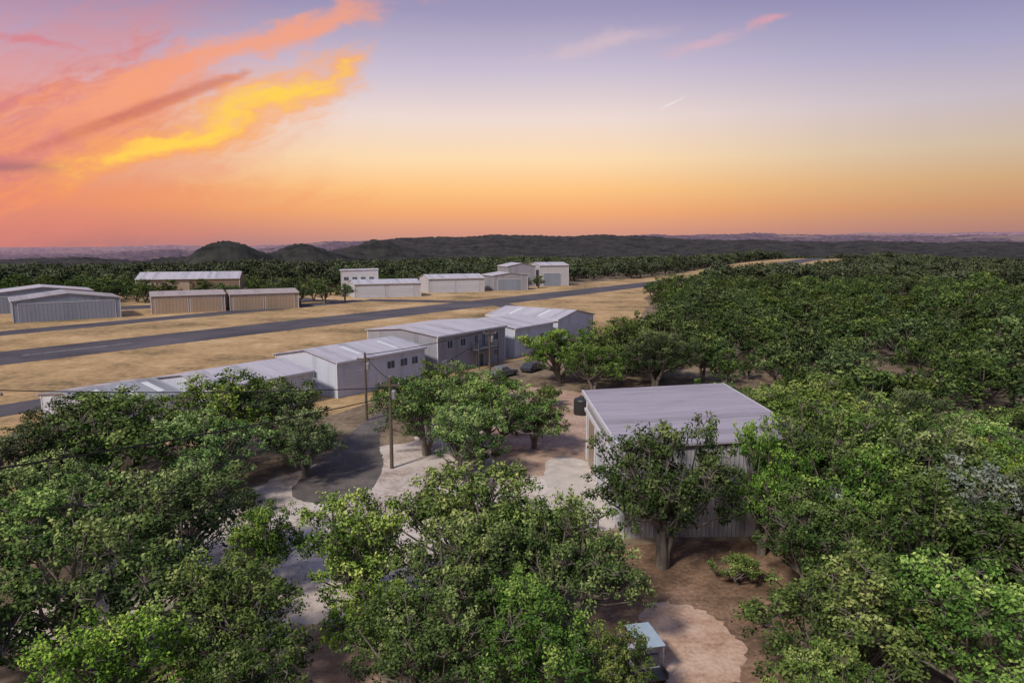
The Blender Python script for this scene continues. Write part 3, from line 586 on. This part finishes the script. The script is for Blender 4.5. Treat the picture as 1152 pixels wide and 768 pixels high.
def car(name,x,y,ang,paint,truck=False):
    c=empty(name,(x,y,0),rad(ang))
    L2=2.3 if not truck else 2.75
    prof=[(-L2,0.35),(-L2,0.85),(-L2+0.1,1.0),(-1.0,1.05) if truck else (-L2+0.5,1.05),(-0.95,1.72) if truck else (-L2+0.9,1.45),(0.35,1.75) if truck else (0.3,1.5),(1.1,1.1),(L2-0.15,0.95),(L2,0.7),(L2,0.35)]
    V=[];F=[];n=len(prof)
    for sy,ins in ((-0.92,1),(0.92,1)):
        for (px,pz) in prof: V.append((px,sy*(0.82 if pz>1.2 else 1.0),pz))
    F.append(tuple(range(n))); F.append(tuple(range(2*n-1,n-1,-1)))
    for i in range(n): F.append((i,(i+1)%n+0,n+(i+1)%n,n+i)[::-1])
    o=pymesh('body',V,F,paint,c); m=o.modifiers.new('bevel','BEVEL'); m.width=0.05; m.segments=2
    boxes('side_windows',[(-0.8,0.25,-0.86,0.86,1.15,1.42)],M_GLASS,c)
    pymesh('windscreen',[(1.0,-0.74,1.17),(1.0,0.74,1.17),(0.42,0.66,1.66 if truck else 1.46),(0.42,-0.66,1.66 if truck else 1.46)],[(0,1,2,3)],M_GLASS,c,loc=(0.04,0,0.03))
    for px in (-L2+0.8,L2-0.85):
        for sy in (-0.86,0.86):
            w=lathe('wheel',[(0.18,-0.11),(0.34,-0.1),(0.36,0),(0.34,0.1),(0.18,0.11)],M_BLACK,c,18,loc=(px,sy,0.36)); w.rotation_euler=(rad(90),0,0)
    return c
car('parked_car',3.2,108,60,plain('dark_car_paint',(0.04,0.045,0.06),0.25,0.05))
car('pickup_truck',-1.5,103,50,plain('grey_truck_paint',(0.16,0.16,0.17),0.25,0.05),True)
car('parked_car',-9.5,92,55,plain('white_car_paint',(0.6,0.6,0.62),0.25,0.05))

# ------------------------------------------------------------ world sky
w=bpy.data.worlds.new('World'); scene.world=w; w.use_nodes=True
nt=w.node_tree;N=nt.nodes;L=nt.links;N.clear()
out=N.new('ShaderNodeOutputWorld');bg=N.new('ShaderNodeBackground');L.new(bg.outputs[0],out.inputs[0])
tc=N.new('ShaderNodeTexCoord');sep=N.new('ShaderNodeSeparateXYZ');L.new(tc.outputs['Generated'],sep.inputs[0])
x,y,z=sep.outputs
def M(op,a,b=None,c=None,cl=False):
    q=N.new('ShaderNodeMath');q.operation=op;q.use_clamp=cl
    for i,v in enumerate((a,b,c)):
        if v is None: continue
        if hasattr(v,'links'): L.new(v,q.inputs[i])
        else: q.inputs[i].default_value=v
    return q.outputs[0]
def SS(v,a,b,to0=0.0,to1=1.0):
    m=N.new('ShaderNodeMapRange');m.interpolation_type='SMOOTHSTEP';L.new(v,m.inputs[0])
    m.inputs[1].default_value=a;m.inputs[2].default_value=b;m.inputs[3].default_value=to0;m.inputs[4].default_value=to1;return m.outputs[0]
def lin_(c): return tuple(((v/255+0.055)/1.055)**2.4 if v/255>0.04045 else v/255/12.92 for v in c)
gr=ramp(N,[(0.0,lin_((186,136,130))),(0.035,lin_((212,144,120))),(0.09,lin_((240,164,104))),(0.15,lin_((250,190,120))),(0.23,lin_((250,214,166))),(0.34,lin_((236,214,204))),(0.46,lin_((200,187,204))),(0.60,lin_((156,147,180))),(0.75,lin_((130,134,172))),(1.0,lin_((140,152,190)))])
L.new(M('MULTIPLY',z,2.0,cl=True),gr.inputs[0])
col=gr.outputs[0]
col=mixrgb(N,L,SS(x,0.05,0.64),col,mixrgb(N,L,1.0,col,(0.62,0.66,0.82),'MULTIPLY'))
col=mixrgb(N,L,SS(x,-0.15,-0.62),col,mixrgb(N,L,1.0,col,(0.84,0.66,0.76),'MULTIPLY'))
yy=M('MAXIMUM',y,0.05);a=M('DIVIDE',x,yy);e=M('DIVIDE',z,yy)
wc=N.new('ShaderNodeCombineXYZ');L.new(M('MULTIPLY',a,5.0),wc.inputs[0]);L.new(M('MULTIPLY',e,11.0),wc.inputs[1])
wn=noise(N,1.0,4,0.62);L.new(wc.outputs[0],wn.inputs['Vector']);ws=N.new('ShaderNodeSeparateColor');L.new(wn.outputs['Color'],ws.inputs[0])
s_=M('ADD',M('MULTIPLY',a,0.95),M('MULTIPLY',e,0.32)); r_=M('ADD',M('MULTIPLY',a,-0.32),M('MULTIPLY',e,0.95))
rw=M('ADD',r_,M('MULTIPLY',M('SUBTRACT',ws.outputs[0],0.5),0.13)); sw=M('ADD',s_,M('MULTIPLY',M('SUBTRACT',ws.outputs[1],0.5),0.30))
cv=N.new('ShaderNodeCombineXYZ');L.new(M('MULTIPLY',s_,4.0),cv.inputs[0]);L.new(M('MULTIPLY',rw,22.0),cv.inputs[1])
n1=noise(N,1.0,5,0.62,0.6);L.new(cv.outputs[0],n1.inputs['Vector'])
cv2=N.new('ShaderNodeCombineXYZ');L.new(M('MULTIPLY',s_,14.0),cv2.inputs[0]);L.new(M('MULTIPLY',r_,46.0),cv2.inputs[1]);cv2.inputs[2].default_value=3.7
n2=noise(N,1.0,4,0.68,1.0);L.new(cv2.outputs[0],n2.inputs['Vector'])
fn=M('ADD',M('MULTIPLY',n1.outputs['Fac'],0.68),M('MULTIPLY',n2.outputs['Fac'],0.32))
front=SS(y,0.05,0.3)
def gauss(v,c,w):
    d=M('DIVIDE',M('SUBTRACT',v,c),w); return M('EXPONENT',M('MULTIPLY',M('MULTIPLY',d,d),-1.0))
def layer(col,env,lo,hi,c,amt,k=0.5):
    m=M('MULTIPLY',SS(M('ADD',M('MULTIPLY',env,k),M('SUBTRACT',fn,0.5)),lo,hi),M('MULTIPLY',SS(env,0.0,0.25),front))
    return mixrgb(N,L,M('MULTIPLY',m,amt),col,c)
broad=M('MULTIPLY',M('MULTIPLY',SS(rw,0.22,0.31),SS(rw,0.47,0.38)),SS(sw,-0.08,-0.50))
pink=mixrgb(N,L,SS(n2.outputs['Fac'],0.35,0.65),lin_((238,142,96)),lin_((214,120,116)))
veil=M('MULTIPLY',M('MULTIPLY',SS(rw,0.10,0.26),SS(rw,0.60,0.40)),SS(sw,-0.06,-0.60))
col=layer(col,veil,0.05,0.7,lin_((226,130,114)),0.6,0.6)
col=layer(col,broad,0.16,0.52,pink,0.85,0.5)
up=M('MULTIPLY',M('MULTIPLY',gauss(rw,0.372,0.030),SS(sw,0.10,-0.10)),SS(sw,-0.75,-0.40))
col=layer(col,up,0.12,0.55,lin_((245,158,116)),0.88,0.5)
up2=M('MULTIPLY',M('MULTIPLY',gauss(r_,0.340,0.010),SS(sw,-0.22,-0.30)),SS(sw,-0.66,-0.45))
col=layer(col,up2,0.10,0.50,lin_((196,100,88)),0.8,0.5)
halo=M('MULTIPLY',M('MULTIPLY',gauss(rw,0.300,0.050),SS(sw,-0.02,-0.20)),SS(sw,-0.68,-0.46))
col=layer(col,halo,0.10,0.52,lin_((250,166,80)),0.85,0.5)
core=M('MULTIPLY',M('MULTIPLY',gauss(rw,0.298,0.026),SS(sw,-0.06,-0.22)),SS(sw,-0.62,-0.46))
col=layer(col,core,0.16,0.54,lin_((255,208,66)),0.95,0.5)
db=M('MULTIPLY',M('MULTIPLY',gauss(M('ADD',e,M('MULTIPLY',M('SUBTRACT',ws.outputs[0],0.5),0.03)),0.108,0.008),SS(a,-0.60,-0.70)),front); col=mixrgb(N,L,M('MULTIPLY',db,0.65),col,lin_((150,92,104)))
lb=M('MULTIPLY',M('MULTIPLY',gauss(e,0.068,0.022),SS(a,-0.05,-0.5)),front); col=layer(col,lb,0.05,0.5,lin_((240,140,88)),0.55,0.4)
def wisp(col,ca,ce,wa,we,slope,c,amt):
    ew=M('ADD',e,M('MULTIPLY',M('SUBTRACT',ws.outputs[0],0.5),0.05))
    g_=M('MULTIPLY',gauss(a,ca,wa),gauss(M('SUBTRACT',ew,M('MULTIPLY',M('SUBTRACT',a,ca),slope)),ce,we))
    return layer(col,g_,0.10,0.60,c,amt,0.5)
col=wisp(col,0.355,0.305,0.035,0.008,0.15,lin_((228,158,158)),0.75)
col=wisp(col,0.26,0.275,0.07,0.012,0.35,lin_((218,172,182)),0.65)
col=wisp(col,0.13,0.275,0.11,0.014,0.2,lin_((222,190,192)),0.55)
col=wisp(col,-0.66,0.275,0.08,0.008,-0.15,lin_((215,120,125)),0.8)
col=wisp(col,0.225,0.196,0.02,0.003,0.7,lin_((245,235,225)),0.5)
sky=N.new('ShaderNodeTexSky');sky.sky_type='NISHITA';sky.sun_disc=False;sky.sun_elevation=rad(43);sky.sun_rotation=rad(218)
ad=mixrgb(N,L,0.008,col,sky.outputs[0],'ADD')
L.new(ad,bg.inputs['Color']);bg.inputs['Strength'].default_value=1.0

sl=bpy.data.lights.new('fill_light','SUN');sl.energy=3.6;sl.angle=rad(7);sl.color=(1.0,0.92,0.80)  # added light from behind-left, not the setting sun ahead
so=bpy.data.objects.new('fill_light',sl);COL.objects.link(so);so.rotation_euler=(rad(47),0,rad(-38))

cam=bpy.data.cameras.new('camera');cam.sensor_width=36;cam.lens=778/1152*36;cam.clip_start=0.1;cam.clip_end=60000
co_=bpy.data.objects.new('camera',cam);COL.objects.link(co_);co_.location=(0,0,20);co_.rotation_euler=(rad(90-8.05),0,0)
scene.camera=co_
scene.view_settings.view_transform='Standard';scene.view_settings.look='None';scene.view_settings.exposure=0;scene.view_settings.gamma=1
